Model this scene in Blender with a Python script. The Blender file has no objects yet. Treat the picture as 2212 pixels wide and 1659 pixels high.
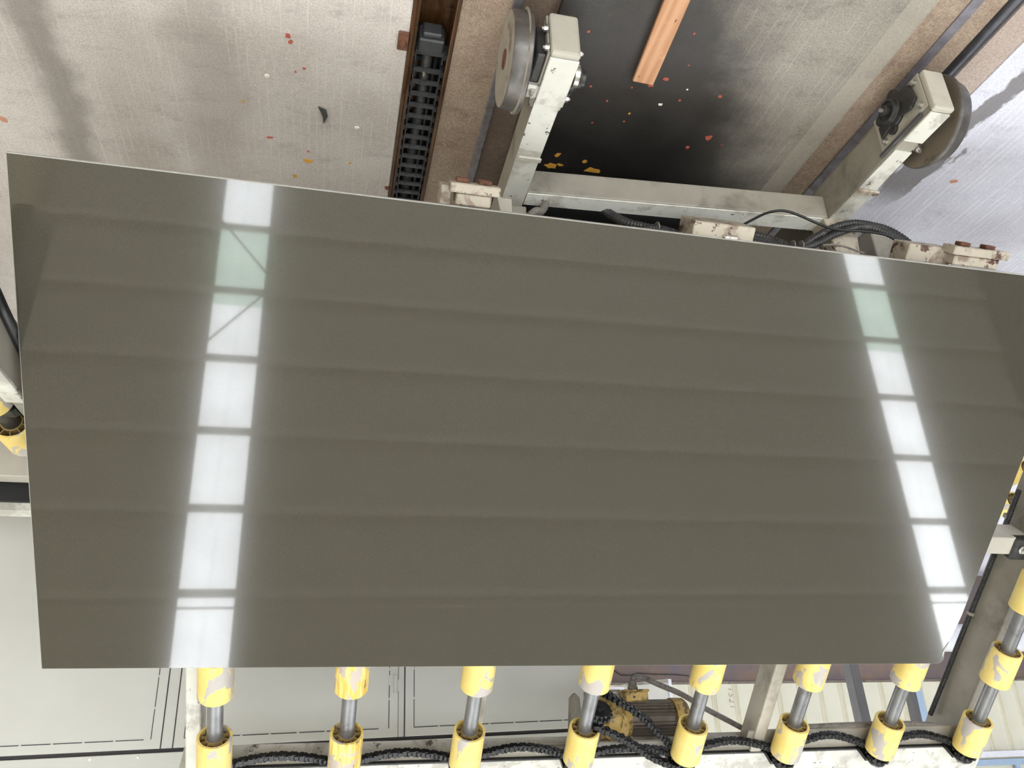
import bpy, bmesh, math, random
from mathutils import Vector, Matrix
random.seed(7)
S = bpy.context.scene
COL = S.collection
H = 1.75                       # eye height; coordinates below are relative to the eye, floor at z = -H

# ---------------------------------------------------------------- camera, world, exposure
cam_d = bpy.data.cameras.new('camera'); cam_d.sensor_width = 36.0
cam_d.lens = 36.0*1688.935/2212.0; cam_d.clip_start = 0.05; cam_d.clip_end = 200
cam = bpy.data.objects.new('camera', cam_d); COL.objects.link(cam)
PITCH, YAW, ROLL = 0.43637161, -0.23714407, 3.11265238
fw = Vector((math.sin(YAW)*math.cos(PITCH), math.cos(YAW)*math.cos(PITCH), -math.sin(PITCH)))
rt = Vector((math.cos(YAW), -math.sin(YAW), 0)); up = rt.cross(fw)
r2 = rt*math.cos(ROLL) + up*math.sin(ROLL); u2 = -rt*math.sin(ROLL) + up*math.cos(ROLL)
cam.matrix_world = Matrix(((r2.x, u2.x, -fw.x, 0), (r2.y, u2.y, -fw.y, 0), (r2.z, u2.z, -fw.z, H), (0, 0, 0, 1)))
S.camera = cam
S.view_settings.view_transform = 'Standard'; S.view_settings.look = 'None'
S.view_settings.exposure = 0.12; S.view_settings.gamma = 1.0; S.view_settings.use_curve_mapping = False
W = bpy.data.worlds.new('overcast_sky'); S.world = W; W.use_nodes = True
bg = W.node_tree.nodes['Background']; bg.inputs[0].default_value = (0.92, 0.955, 1.0, 1); bg.inputs[1].default_value = 8.0
SKYLIGHT = 11.0                # radiance of the translucent roof sheets

# ---------------------------------------------------------------- materials
def lin(c):
    return tuple(((v/255.0)/12.92 if v <= 10 else (((v/255.0)+0.055)/1.055)**2.4) for v in c) + (1,)
class N:
    def __init__(s, name):
        s.m = bpy.data.materials.new(name); s.m.use_nodes = True; s.t = s.m.node_tree; s.p = s.t.nodes['Principled BSDF']
        tc = s.t.nodes.new('ShaderNodeTexCoord'); s.co = tc.outputs['Object']; s.tc = tc
    def n(s, kind, **kw):
        x = s.t.nodes.new('ShaderNode'+kind)
        for k, v in kw.items():
            if k.startswith('i_'):
                k2 = k[2:]; k2 = int(k2) if k2.isdigit() else k2
                x.inputs[k2].default_value = v
            else: setattr(x, k, v)
        return x
    def l(s, a, b): s.t.links.new(a, b)
    def rnd(s, amt=9.0):
        oi = s.n('ObjectInfo'); mu = s.n('Math', operation='MULTIPLY', i_1=amt); s.l(oi.outputs['Random'], mu.inputs[0])
        ad = s.n('VectorMath', operation='ADD'); s.l(s.co, ad.inputs[0]); s.l(mu.outputs[0], ad.inputs[1]); s.co = ad.outputs[0]
    def noise(s, scale, detail=4, rough=.6, stretch=None, co=None, dist=0):
        co = co or s.co
        if stretch:
            mp = s.n('Mapping'); mp.inputs['Scale'].default_value = stretch; s.l(co, mp.inputs[0]); co = mp.outputs[0]
        x = s.n('TexNoise', i_Scale=scale, i_Detail=detail, i_Roughness=rough, i_Distortion=dist); s.l(co, x.inputs['Vector']); return x.outputs['Fac']
    def ramp(s, fac, lo, hi, a=0.0, b=1.0):
        x = s.n('MapRange', interpolation_type='SMOOTHSTEP'); s.l(fac, x.inputs[0])
        x.inputs[1].default_value = lo; x.inputs[2].default_value = hi; x.inputs[3].default_value = a; x.inputs[4].default_value = b; return x.outputs[0]
    def mix(s, fac, a, b, blend='MIX'):
        x = s.n('Mix', data_type='RGBA', blend_type=blend)
        if isinstance(fac, (int, float)): x.inputs[0].default_value = fac
        else: s.l(fac, x.inputs[0])
        for v, i in ((a, 6), (b, 7)):
            if isinstance(v, tuple): x.inputs[i].default_value = v
            else: s.l(v, x.inputs[i])
        return x.outputs[2]
    def math(s, op, a, b=None):
        x = s.n('Math', operation=op)
        for i, v in enumerate((a, b)):
            if v is None: continue
            if isinstance(v, (int, float)): x.inputs[i].default_value = v
            else: s.l(v, x.inputs[i])
        return x.outputs[0]
    def bump(s, h, dist=.002, strength=.5):
        b = s.n('Bump', i_Strength=strength, i_Distance=dist); s.l(h, b.inputs['Height']); s.l(b.outputs[0], s.p.inputs['Normal'])
    def col(s, c):
        if isinstance(c, tuple): s.p.inputs['Base Color'].default_value = c
        else: s.l(c, s.p.inputs['Base Color'])
    def set(s, rough=.5, metal=0.0, spec=.5):
        s.p.inputs['Metallic'].default_value = metal; s.p.inputs['Specular IOR Level'].default_value = spec
        if isinstance(rough, (int, float)): s.p.inputs['Roughness'].default_value = rough
        else: s.l(rough, s.p.inputs['Roughness'])

def surf(name, base, rough=.5, metal=0.0, var=.15, vs=8, dirt=None, dlo=.55, dhi=.7, ds=6, chip=None, clo=.66, chi=.68, cs=20, bump=0.0, stretch=None, spec=.5):
    g = N(name); g.rnd()
    b = lin(base); dk = tuple(v*(1-var) for v in b[:3])+(1,); lt = tuple(min(1, v*(1+var)) for v in b[:3])+(1,)
    c = g.mix(g.ramp(g.noise(vs, 5, stretch=stretch), .3, .7), dk, lt)
    if dirt: c = g.mix(g.ramp(g.noise(ds, 6, .65, dist=.4), dlo, dhi), c, lin(dirt))
    if chip: c = g.mix(g.ramp(g.noise(cs, 7, .7), clo, chi), c, lin(chip))
    g.col(c); g.set(rough, metal, spec)
    if bump: g.bump(g.noise(120, 4), bump)
    return g.m

M = {}
M['paint'] = surf('grey_white_machine_paint', (184, 178, 165), .45, var=.08, dirt=(140, 132, 118), dlo=.5, dhi=.75, ds=5, chip=(88, 80, 74), clo=.67, chi=.69, cs=26)
M['paint_worn'] = surf('worn_white_machine_paint', (210, 208, 198), .35, var=.06, dirt=(178, 174, 164), dlo=.48, dhi=.62, ds=9, chip=(96, 88, 82), clo=.62, chi=.64, cs=24)
M['lit_whitewear'] = surf('lit_scuffed_white_paint', (240, 238, 230), .35, var=.04, dirt=(196, 190, 178), dlo=.5, dhi=.66, ds=9, chip=(70, 64, 60), clo=.62, chi=.65, cs=24)
M['paint_dull'] = surf('dull_grey_frame_paint', (152, 146, 134), .55, var=.08, dirt=(112, 106, 96), dlo=.5, dhi=.75, ds=5, chip=(60, 56, 52), clo=.73, chi=.74, cs=40)
M['rusty_paint'] = surf('rusting_white_paint', (176, 166, 150), .5, var=.08, dirt=(132, 114, 100), dlo=.5, dhi=.62, ds=14, chip=(84, 56, 46), clo=.56, chi=.60, cs=22)
M['cabinet'] = surf('light_grey_enamel', (198, 197, 190), .4, var=.025, vs=3, dirt=(186, 184, 176), dlo=.62, dhi=.85, ds=7)
M['slot'] = surf('dark_cut_slot', (52, 47, 50), .7, var=.2)
M['steel'] = surf('galvanised_shaft_steel', (138, 138, 140), .36, .55, var=.18, vs=14, dirt=(108, 104, 104), ds=12, stretch=(1, 1, .3))
M['bright'] = surf('bright_bolt_steel', (205, 202, 196), .28, .9, var=.1, vs=60, dirt=(120, 112, 100), ds=60)
M['wheel_steel'] = surf('polished_wheel_tread_steel', (100, 96, 93), .34, .5, var=.2, vs=30, dirt=(86, 80, 76), ds=20)
M['wheel_face'] = surf('dusty_wheel_face', (165, 156, 143), .75, .1, var=.12, vs=18, dirt=(112, 97, 82), ds=10)
M['wheel_brown'] = surf('dusty_brown_wheel_face', (118, 106, 92), .8, .1, var=.14, vs=14, dirt=(82, 70, 60), ds=9)
M['rust'] = surf('brown_rust', (112, 74, 56), .75, .2, var=.3, vs=50, dirt=(60, 42, 36), ds=30)
M['bearing'] = surf('oily_black_cast_iron', (58, 57, 56), .36, .3, var=.3, vs=40, dirt=(34, 32, 31), ds=20)
M['grease'] = surf('black_chain_grease', (27, 27, 27), .3, .2, var=.5, vs=80, bump=.002)
M['hose'] = surf('black_corrugated_plastic', (52, 51, 51), .42, var=.2, vs=30, dirt=(86, 80, 76), ds=10)
M['hose_grey'] = surf('grey_corrugated_plastic', (118, 112, 106), .5, var=.12, vs=30, dirt=(90, 84, 78), ds=14)
M['cable'] = surf('black_cable_sheath', (26, 26, 27), .35, var=.2)
M['chainlink'] = surf('dark_grey_cable_chain_plastic', (66, 67, 68), .45, var=.2, vs=30, dirt=(40, 38, 36), ds=30, chip=(108, 98, 76), clo=.7, chi=.74, cs=60)
M['oilsteel'] = surf('oily_brown_channel_steel', (82, 56, 34), .2, .25, var=.35, vs=20, dirt=(44, 28, 18), ds=12, chip=(150, 120, 70), clo=.72, chi=.76, cs=26, stretch=(3, .6, 1))
M['rail'] = surf('pitted_rail_steel', (124, 119, 122), .42, .35, var=.2, vs=40, dirt=(82, 72, 68), ds=24, chip=(62, 48, 42), clo=.66, chi=.7, cs=70)
M['railflat'] = surf('dull_purple_grey_flat_steel', (120, 116, 124), .5, .25, var=.2, vs=30, dirt=(84, 72, 72), ds=10)
M['darkrail'] = surf('dark_worn_rail_steel', (74, 74, 80), .35, .5, var=.2, vs=20)
M['motor'] = surf('grey_motor_casting', (118, 108, 98), .55, .1, var=.15, vs=20, dirt=(80, 70, 60), ds=12)
M['motoryellow'] = surf('faded_yellow_motor_paint', (184, 154, 88), .5, var=.15, vs=14, dirt=(90, 74, 44), dlo=.5, dhi=.62, ds=14, chip=(40, 36, 30), clo=.62, chi=.66, cs=22)
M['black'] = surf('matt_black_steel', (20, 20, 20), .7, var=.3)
M['darkpost'] = surf('charcoal_painted_post', (84, 82, 84), .5, var=.12)
M['bluepost'] = surf('pale_blue_post', (152, 172, 196), .5, var=.06)
M['whitepipe'] = surf('white_pipe', (214, 215, 222), .35, var=.05)
M['roof'] = surf('grey_roof_sheet', (196, 192, 178), .6, var=.05, vs=2)
M['purlin'] = surf('grey_purlin_steel', (228, 223, 210), .6, var=.06)
M['darkwall'] = surf('dark_unseen_wall', (92, 90, 88), .8, var=.08)
M['girder'] = surf('tan_girder_paint', (228, 214, 190), .6, var=.05)
M['mark'] = surf('reddish_marker', (150, 128, 116), .7, var=.1)
M['red_paint'] = surf('red_paint_drip', (176, 88, 72), .5, var=.2)
M['yellow_paint'] = surf('yellow_paint_drip', (206, 152, 62), .5, var=.2)
M['orange_paint'] = surf('orange_paint_drip', (196, 140, 112), .5, var=.2)
M['white_chip'] = surf('white_stone_chip', (232, 228, 218), .5, var=.05)
M['rubber'] = surf('dark_rubber', (70, 68, 66), .6, var=.2)
M['sheet'] = surf('glossy_white_sheet', (225, 226, 236), .25, var=.12, vs=12)

def yellow():
    g = N('yellow_nylon_roller'); g.rnd(20)
    c = g.mix(g.ramp(g.noise(9, 3), .3, .7), lin((236, 206, 116)), lin((243, 219, 136)))
    c = g.mix(g.ramp(g.noise(13, 4, .55, stretch=(1, 1, .6), dist=.6), .56, .60), c, lin((188, 180, 174)))
    c = g.mix(g.ramp(g.noise(30, 6, .7, stretch=(3, 3, .5)), .66, .70), c, lin((176, 150, 92)))
    g.col(c); g.set(.45); return g.m
def yellow_worn():
    g = N('scuffed_yellow_nylon_roller'); g.rnd(20)
    c = g.mix(g.ramp(g.noise(30, 4, stretch=(3, 3, .3)), .4, .6), lin((226, 186, 84)), lin((248, 226, 140)))
    c = g.mix(g.ramp(g.noise(15, 4, .6, stretch=(1, 1, .5), dist=.6), .50, .55), c, lin((196, 182, 170)))
    c = g.mix(g.ramp(g.noise(26, 6, .7, stretch=(2, 2, .5)), .62, .66), c, lin((120, 104, 84)))
    g.col(c); g.set(.5); return g.m
M['yellow'] = yellow(); M['yellow_worn'] = yellow_worn()
M['ochre'] = surf('grimy_shaded_roller_core', (150, 126, 78), .6, var=.25, vs=30, dirt=(92, 76, 48), ds=20)  # ochre darkened for grime and for the shade inside the wheel
def wood():
    g = N('orange_brown_wood')
    w = g.n('TexWave', i_Scale=4.0, i_Distortion=9.0, i_Detail=4.0); w.bands_direction = 'X'
    mp = g.n('Mapping'); mp.inputs['Scale'].default_value = (3, .35, 1); g.l(g.co, mp.inputs[0]); g.l(mp.outputs[0], w.inputs['Vector'])
    c = g.mix(w.outputs['Fac'], lin((206, 158, 122)), lin((188, 136, 98)))
    c = g.mix(g.ramp(g.noise(10, 5), .5, .7), c, lin((214, 172, 134)))
    c = g.mix(g.ramp(g.noise(14, 3, stretch=(2, .8, 1)), .72, .76), c, lin((96, 54, 38)))
    g.col(c); g.set(.6); g.bump(w.outputs['Fac'], .001, .3); return g.m
M['wood'] = wood()

def slab_mat():
    g = N('polished_grey_quartz')
    c = g.mix(g.ramp(g.noise(700, 2), .3, .7), lin((60, 57, 48)), lin((76, 72, 62)))
    c = g.mix(g.ramp(g.noise(1100, 1), .72, .78), c, lin((92, 88, 80)))
    g.col(c); g.set(.115, 0, .42)
    g.p.inputs['Coat Weight'].default_value = 1.0; g.p.inputs['Coat Roughness'].default_value = .03; g.p.inputs['Coat IOR'].default_value = 1.5
    return g.m
M['slab'] = slab_mat()
M['slab_edge'] = surf('raw_grey_quartz_edge', (176, 174, 168), .55, var=.06, vs=40)

def sep(g):
    s = g.n('SeparateXYZ'); g.l(g.co, s.inputs[0]); return s.outputs
def concrete(name, base, light, dark, groove=.0235, gstr=.5, gcol=(212, 204, 194), stain_shade=None, rough=.62, spots=True, warm=None):
    g = N(name); x, y, z = sep(g)
    c = g.mix(g.ramp(g.noise(2.3, 6, .6), .32, .68), lin(base), lin(light))
    c = g.mix(g.ramp(g.noise(7, 10, .74, stretch=(.7, 1.5, 1), dist=.35), .50, .74, 0, .8), c, lin(dark))
    c = g.mix(g.ramp(g.noise(60, 6, .75), .40, .68, 0, .65), c, lin(light))
    c = g.mix(g.ramp(g.noise(190, 6, .8), .40, .70, 0, .8), c, lin(dark))
    if groove:
        wob = g.math('MULTIPLY', g.math('SUBTRACT', g.noise(9, 2), .5), .006)
        xs = g.math('DIVIDE', g.math('ADD', x, wob), groove)
        fr = g.math('ABSOLUTE', g.math('SUBTRACT', g.math('FRACT', xs), .5))
        line = g.ramp(fr, .055, .115, 1, 0)
        cell = g.math('FLOOR', xs)
        cb = g.n('CombineXYZ'); g.l(g.math('MULTIPLY', cell, 3.7), cb.inputs[0]); g.l(y, cb.inputs[1])
        gate = g.ramp(g.noise(4.5, 4, .65, co=cb.outputs[0]), .44, .60)
        gl = g.math('MULTIPLY', g.math('MULTIPLY', line, gate), gstr)
        c2 = g.mix(gl, c, lin(gcol))
    else: c2 = c; gl = None
    if stain_shade: c2 = stain_shade(g, c2, x, y)
    if spots:
        v = g.n('TexVoronoi', i_Scale=13.0); g.l(g.co, v.inputs['Vector'])
        m = g.math('MULTIPLY', g.ramp(v.outputs['Distance'], .035, .05, 1, 0), g.ramp(g.noise(5, 2), .60, .64))
        c2 = g.mix(m, c2, lin((226, 220, 208)))
        v2 = g.n('TexVoronoi', i_Scale=9.0); mp = g.n('Mapping'); mp.inputs['Location'].default_value = (3.3, 1.7, 0); g.l(g.co, mp.inputs[0]); g.l(mp.outputs[0], v2.inputs['Vector'])
        m = g.math('MULTIPLY', g.ramp(v2.outputs['Distance'], .04, .055, 1, 0), g.ramp(g.noise(4, 2), .58, .62))
        c2 = g.mix(m, c2, lin((60, 54, 50)))
    g.col(c2); g.set(g.ramp(g.noise(8, 4), .3, .7, rough-.12, rough+.1), 0, .45)
    g.bump(g.noise(90, 6, .7), .0015, .45)
    return g.m
def stain_mid(g, c, x, y):
    # black oily slurry patch reaching in from the trolley, its ragged edge running across the lane
    e = g.math('ADD', g.math('ADD', g.math('MULTIPLY', x, 1.0), g.math('MULTIPLY', y, .55)), g.math('MULTIPLY', g.math('SUBTRACT', g.noise(2.4, 6, .62), .5), .55))
    m = g.ramp(e, -.46, -.14, 0, .93)
    c = g.mix(m, c, lin((44, 41, 40)))
    e2 = g.math('ADD', y, g.math('MULTIPLY', g.math('SUBTRACT', g.noise(3.0, 4), .5), .5))
    m2 = g.math('MULTIPLY', g.ramp(e2, 1.5, 1.85), g.ramp(x, -1.25, -.95))
    c = g.mix(g.math('MULTIPLY', m2, .75), c, lin((14, 13, 12)))
    m3 = g.math('MULTIPLY', g.ramp(g.noise(26, 3), .66, .70), g.ramp(g.noise(3, 2), .5, .56))
    return g.mix(g.math('MULTIPLY', m3, .7), c, lin((150, 78, 62)))
def shade_left(g, c, x, y):  # soft dark bands: overhead shadow painted into the concrete colour
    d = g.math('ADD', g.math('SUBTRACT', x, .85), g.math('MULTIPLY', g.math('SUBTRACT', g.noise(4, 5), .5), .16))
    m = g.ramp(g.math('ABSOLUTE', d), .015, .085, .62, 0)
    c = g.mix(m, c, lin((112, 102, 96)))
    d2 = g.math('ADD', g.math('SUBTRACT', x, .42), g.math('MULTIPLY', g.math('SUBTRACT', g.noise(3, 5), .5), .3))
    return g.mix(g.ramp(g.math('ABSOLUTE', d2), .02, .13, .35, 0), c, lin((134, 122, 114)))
def stain_right(g, c, x, y):
    e = g.math('ADD', g.math('ADD', x, g.math('MULTIPLY', y, -.12)), g.math('MULTIPLY', g.math('SUBTRACT', g.noise(6, 5, .6, stretch=(1, .45, 1)), .5), .40))
    m = g.math('MULTIPLY', g.ramp(g.math('ABSOLUTE', g.math('ADD', e, 2.07)), .05, .07, .8, 0), g.ramp(y, 1.98, 1.80))
    return g.mix(m, c, lin((96, 90, 88)))
M['floor_left'] = concrete('tan_grooved_concrete', (190, 180, 172), (216, 208, 200), (156, 145, 138), stain_shade=shade_left)
M['floor_mid'] = concrete('stained_grooved_concrete', (146, 139, 129), (166, 158, 147), (98, 92, 86), gstr=.35, gcol=(176, 172, 164), stain_shade=stain_mid, rough=.5)
M['floor_right'] = concrete('cool_lit_grooved_concrete', (206, 205, 218), (228, 228, 240), (176, 174, 188), gstr=.8, gcol=(238, 238, 246), stain_shade=stain_right)  # bluish daylight from that side put into the concrete colour
M['kerb'] = concrete('brown_dusty_concrete', (154, 132, 114), (184, 164, 144), (98, 80, 68), groove=0, spots=False)
M['kerb_dark'] = concrete('dark_brown_concrete', (118, 100, 86), (138, 120, 104), (84, 68, 58), groove=0, spots=False)
M['kerb_pink'] = concrete('pinkish_worn_concrete', (178, 160, 150), (194, 180, 170), (138, 116, 106), groove=0, spots=False)
M['kerb_light'] = concrete('smooth_light_concrete_band', (160, 152, 140), (172, 164, 152), (140, 132, 122), groove=0, spots=False)
def dado():
    g = N('stained_brown_purple_render')
    c = g.mix(g.ramp(g.noise(1.6, 6, .6), .35, .65), lin((104, 94, 94)), lin((122, 102, 90)))
    c = g.mix(g.ramp(g.noise(5, 6, .7), .45, .7), c, lin((104, 94, 104)))
    c = g.mix(g.ramp(g.noise(22, 6, .8), .64, .70), c, lin((196, 190, 200)))
    g.col(c); g.set(.7); g.bump(g.noise(20, 5), .004); return g.m
M['dado'] = dado()
M['cladding'] = surf('cream_cladding_sheet', (208, 205, 188), .45, var=.04, vs=2, dirt=(206, 202, 184), dlo=.5, dhi=.7, ds=3)
M['rib_shadow'] = surf('olive_rib_shade', (196, 190, 164), .5, var=.06, vs=6)

def skylight_mat(name, colr, strength):
    g = N(name); x, y, z = sep(g)
    e = g.n('Emission'); out = g.t.nodes['Material Output']
    k = g.ramp(g.noise(22, 5, .75), .3, .7, .86, 1.1)
    k2 = g.ramp(g.noise(1.1, 2), .3, .7, .92, 1.08)
    seam = g.ramp(g.math('ABSOLUTE', x), .018, .034, .9, 1.0)
    s_ = g.math('MULTIPLY', g.math('MULTIPLY', g.math('MULTIPLY', k, k2), seam), strength)
    g.l(s_, e.inputs['Strength']); e.inputs['Color'].default_value = colr; g.l(e.outputs[0], out.inputs['Surface'])
    return g.m
M['sky_white'] = skylight_mat('daylit_white_translucent_sheet', (.93, .97, 1.0, 1), SKYLIGHT)
M['sky_green'] = skylight_mat('daylit_green_translucent_sheet', (.78, .96, .86, 1), SKYLIGHT*.70)

# ---------------------------------------------------------------- mesh helpers
Vc = Vector
class MB:
    def __init__(s): s.v = []; s.f = []; s.mi = []; s.cur = 0
    def add(s, vs, fs):
        b = len(s.v); s.v += [Vc(v) for v in vs]; s.f += [tuple(i+b for i in f) for f in fs]; s.mi += [s.cur]*len(fs); return s
    def hexa(s, c):  # 8 corners, bottom 4 ring then top 4 ring
        return s.add(c, [(3, 2, 1, 0), (4, 5, 6, 7), (0, 1, 5, 4), (1, 2, 6, 5), (2, 3, 7, 6), (3, 0, 4, 7)])
    def box(s, lo, hi, T=None):
        x0, y0, z0 = lo; x1, y1, z1 = hi
        c = [(x0, y0, z0), (x1, y0, z0), (x1, y1, z0), (x0, y1, z0), (x0, y0, z1), (x1, y0, z1), (x1, y1, z1), (x0, y1, z1)]
        if T: c = [T(*p) for p in c]
        return s.hexa(c)
    def ring(s, c, ax, r, n, e1=None):
        ax = Vc(ax).normalized()
        if e1 is None:
            e1 = ax.orthogonal().normalized()
        e2 = ax.cross(e1)
        return [Vc(c) + e1*(r*math.cos(2*math.pi*i/n)) + e2*(r*math.sin(2*math.pi*i/n)) for i in range(n)]
    def lathe(s, p0, ax, prof, n=32, closed=False):  # prof: (distance along ax, radius)
        ax = Vc(ax).normalized(); e1 = ax.orthogonal().normalized(); vs = []; fs = []
        for d, r in prof: vs += s.ring(Vc(p0)+ax*d, ax, max(r, 1e-5), n, e1)
        m = len(prof); R = range(m if closed else m-1)
        for k in R:
            a, b = k*n, ((k+1) % m)*n
            for i in range(n):
                j = (i+1) % n; fs.append((a+i, a+j, b+j, b+i))
        if not closed:
            fs.append(tuple(range(n))[::-1]); fs.append(tuple(range((m-1)*n, m*n)))
        return s.add(vs, fs)
    def cyl(s, a, b, r, n=20, r1=None):
        a = Vc(a); b = Vc(b); return s.lathe(a, b-a, [(0, r), ((b-a).length, r if r1 is None else r1)], n)
    def tube(s, pts, r, n=10, corr=None):
        pts = [Vc(p) for p in pts]; P = []
        # resample smooth
        step = corr[0]/2 if corr else r*.8
        cr = catmull(pts, step)
        vs = []; fs = []; e = None
        for k, p in enumerate(cr):
            t = (cr[min(k+1, len(cr)-1)] - cr[max(k-1, 0)]).normalized()
            e = t.orthogonal().normalized() if e is None else (e - t*e.dot(t)).normalized()
            rr = r*(1 if not corr or k % 2 == 0 else corr[1])
            vs += s.ring(p, t, rr, n, e)
        for k in range(len(cr)-1):
            for i in range(n):
                j = (i+1) % n; fs.append((k*n+i, k*n+j, (k+1)*n+j, (k+1)*n+i))
        fs.append(tuple(range(n))[::-1]); fs.append(tuple(range((len(cr)-1)*n, len(cr)*n)))
        return s.add(vs, fs)
    def prism(s, poly, d):  # poly: list of points (3d), extruded by vector d
        n = len(poly); d = Vc(d); vs = [Vc(p) for p in poly] + [Vc(p)+d for p in poly]
        return s.add(vs, [tuple(range(n))[::-1], tuple(range(n, 2*n))] + [(i, (i+1) % n, n+(i+1) % n, n+i) for i in range(n)])
    def hexbolt(s, p, ax, r, h):
        ax = Vc(ax).normalized(); p = Vc(p)
        s.cyl(p, p+ax*(h*.3), r*1.35, 14); s.cyl(p+ax*(h*.3), p+ax*h, r, 6); s.cyl(p+ax*h, p+ax*(h*1.5), r*.5, 8); return s
def catmull(pts, step):
    if len(pts) == 2:
        n = max(1, int((pts[1]-pts[0]).length/step)); return [pts[0].lerp(pts[1], i/n) for i in range(n+1)]
    P = [pts[0]*2-pts[1]] + pts + [pts[-1]*2-pts[-2]]; out = []
    for k in range(1, len(P)-2):
        a, b, c, d = P[k-1:k+3]; n = max(1, round((c-b).length/step))
        for i in range(n):
            t = i/n; out.append(.5*((2*b)+(c-a)*t+(2*a-5*b+4*c-d)*t*t+(3*b-a-3*c+d)*t**3))
    out.append(pts[-1].copy()); return out
ORG = {}
def mk(name, mb, mats, parent=None, bevel=0, smooth=False, loc=None, seg=1):
    """link mb (given in eye coordinates) as one mesh object, origin at its bounding-box base"""
    xs = [v.x for v in mb.v]; ys = [v.y for v in mb.v]; zs = [v.z for v in mb.v]
    o = Vc(((min(xs)+max(xs))/2, (min(ys)+max(ys))/2, min(zs))) if loc is None else Vc(loc)
    me = bpy.data.meshes.new(name); me.from_pydata([tuple(v-o) for v in mb.v], [], mb.f)
    mats = mats if isinstance(mats, (list, tuple)) else [mats]
    for m in mats: me.materials.append(M[m])
    for i, k in enumerate(mb.mi): me.polygons[i].material_index = k
    bm = bmesh.new(); bm.from_mesh(me); bmesh.ops.recalc_face_normals(bm, faces=bm.faces); bm.to_mesh(me); bm.free()
    if smooth:
        me.polygons.foreach_set('use_smooth', [True]*len(me.polygons)); me.set_sharp_from_angle(angle=math.radians(38))
    ob = bpy.data.objects.new(name, me); COL.objects.link(ob)
    if parent is not None: ob.parent = parent; ob.location = o - ORG[parent.name]
    else: ob.location = o + Vc((0, 0, H))
    ORG[ob.name] = o
    if bevel:
        b = ob.modifiers.new('bevel', 'BEVEL'); b.width = bevel; b.segments = seg; b.limit_method = 'ANGLE'; b.angle_limit = math.radians(40)
    return ob
def tag(o, label=None, cat=None, group=None, kind=None):
    for k, v in (('label', label), ('category', cat), ('group', group), ('kind', kind)):
        if v: o[k] = v
    return o
def thing(name, label, cat, loc, group=None):
    o = bpy.data.objects.new(name, None); COL.objects.link(o); o.empty_display_size = .1
    o.location = Vc(loc) + Vc((0, 0, H)); ORG[o.name] = Vc(loc); return tag(o, label, cat, group)
def struct(name, mb, mats, **k): return tag(mk(name, mb, mats, **k), kind='structure')

# slab frame: a runs along the slab (towards -X), b up the slope, o outwards from the polished face
TH = 0.78341619; T0 = Vc((0.82693, 1.69458, -1.33251))
UU = Vc((0, math.cos(TH), math.sin(TH))); NN = Vc((0, -math.sin(TH), math.cos(TH))); AA = Vc((-1, 0, 0))
def SL(a, b, o): return T0 + AA*a + UU*b + NN*o
FZ = -H

# ---------------------------------------------------------------- setting: floor
def strip(name, x0, x1, mat, top=FZ, y0=-14.9, y1=8.2, th=.12, bevel=0):
    o = struct(name, MB().box((x0, y0, FZ-th), (x1, y1, top)), mat, bevel=bevel, loc=(0, 0, -H)); return o
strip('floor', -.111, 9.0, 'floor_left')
strip('floor', -1.385, -.49, 'floor_mid')
strip('floor', -13.8, -1.79, 'floor_right')
strip('trim_1', -.365, -.236, 'kerb', FZ-.006)
strip('trim_2', -.49, -.392, 'kerb_dark', FZ-.02)
strip('trim_3', -1.46, -1.385, 'kerb_light', FZ-.001)
strip('trim_4', -1.651, -1.46, 'kerb', FZ-.012)
strip('trim_5', -1.79, -1.694, 'kerb_pink', FZ-.004)
strip('trim_6', -.236, -.111, 'kerb_dark', FZ-.115, th=.2)
# ---------------------------------------------------------------- roof, walls
HR = 9.0
ceil = MB()
S1 = [((2.261, -6.339), (1.458, -6.34)), ((2.003, 1.95), (1.245, 1.954))]
S2 = [((-10.289, -6.323), (-11.12, -6.38)), ((-10.371, .693), (-11.147, .668))]
def sx(S_, y, side):
    (p, q) = S_[0][side], S_[1][side]; t = (y-p[1])/(q[1]-p[1]); return p[0]+(q[0]-p[0])*t
Y0r, Y1r = -15.0, 10.0
def quadbox(c4, z0, z1): return [(p[0], p[1], z0) for p in c4] + [(p[0], p[1], z1) for p in c4]
def slabpoly(xa, xb):
    c = [(xa(Y0r), Y0r), (xb(Y0r), Y0r), (xb(Y1r), Y1r), (xa(Y1r), Y1r)]; ceil.hexa(quadbox(c, HR+.02, HR+.08))
slabpoly(lambda y: sx(S1, y, 0), lambda y: 9.6)
slabpoly(lambda y: sx(S2, y, 0), lambda y: sx(S1, y, 1))
slabpoly(lambda y: -13.6, lambda y: sx(S2, y, 1))
struct('ceiling', ceil, 'roof', loc=(0, 0, HR))
def skylight(S_, idx, cuts=None, green=3):
    root = thing('window_2' if S_ is S1 else 'window_3', idx, None, (sx(S_, 0, 0), 0, HR), None); root['kind'] = 'structure'
    if not cuts: cuts = [-15, -11, -8.2, -5.30, -3.78, 0, 3, 6, 10] if S_ is S1 else [-15, -11, -8.2, -5.58, -4.04, 0, 3, 6, 10]
    for k in range(len(cuts)-1):
        y0, y1 = cuts[k], cuts[k+1]
        c = [(sx(S_, y0, 1), y0), (sx(S_, y0, 0), y0), (sx(S_, y1, 0), y1), (sx(S_, y1, 1), y1)]
        cx = sum(p[0] for p in c)/4
        g = (k == green)
        p = mk('translucent_sheet', MB().hexa(quadbox(c, HR+.02, HR+.04)), 'sky_green' if g else 'sky_white', root, loc=(cx, (y0+y1)/2, HR+.02))
        ang = math.atan2(c[3][0]-c[0][0], c[3][1]-c[0][1])
        if g: p['label'] = 'pale green translucent sheet'
    return root
skylight(S1, 'long translucent roof skylight reflected in the left half of the slab')
skylight(S2, 'long translucent roof skylight reflected near the right end of the slab')
NW = 4
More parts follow.
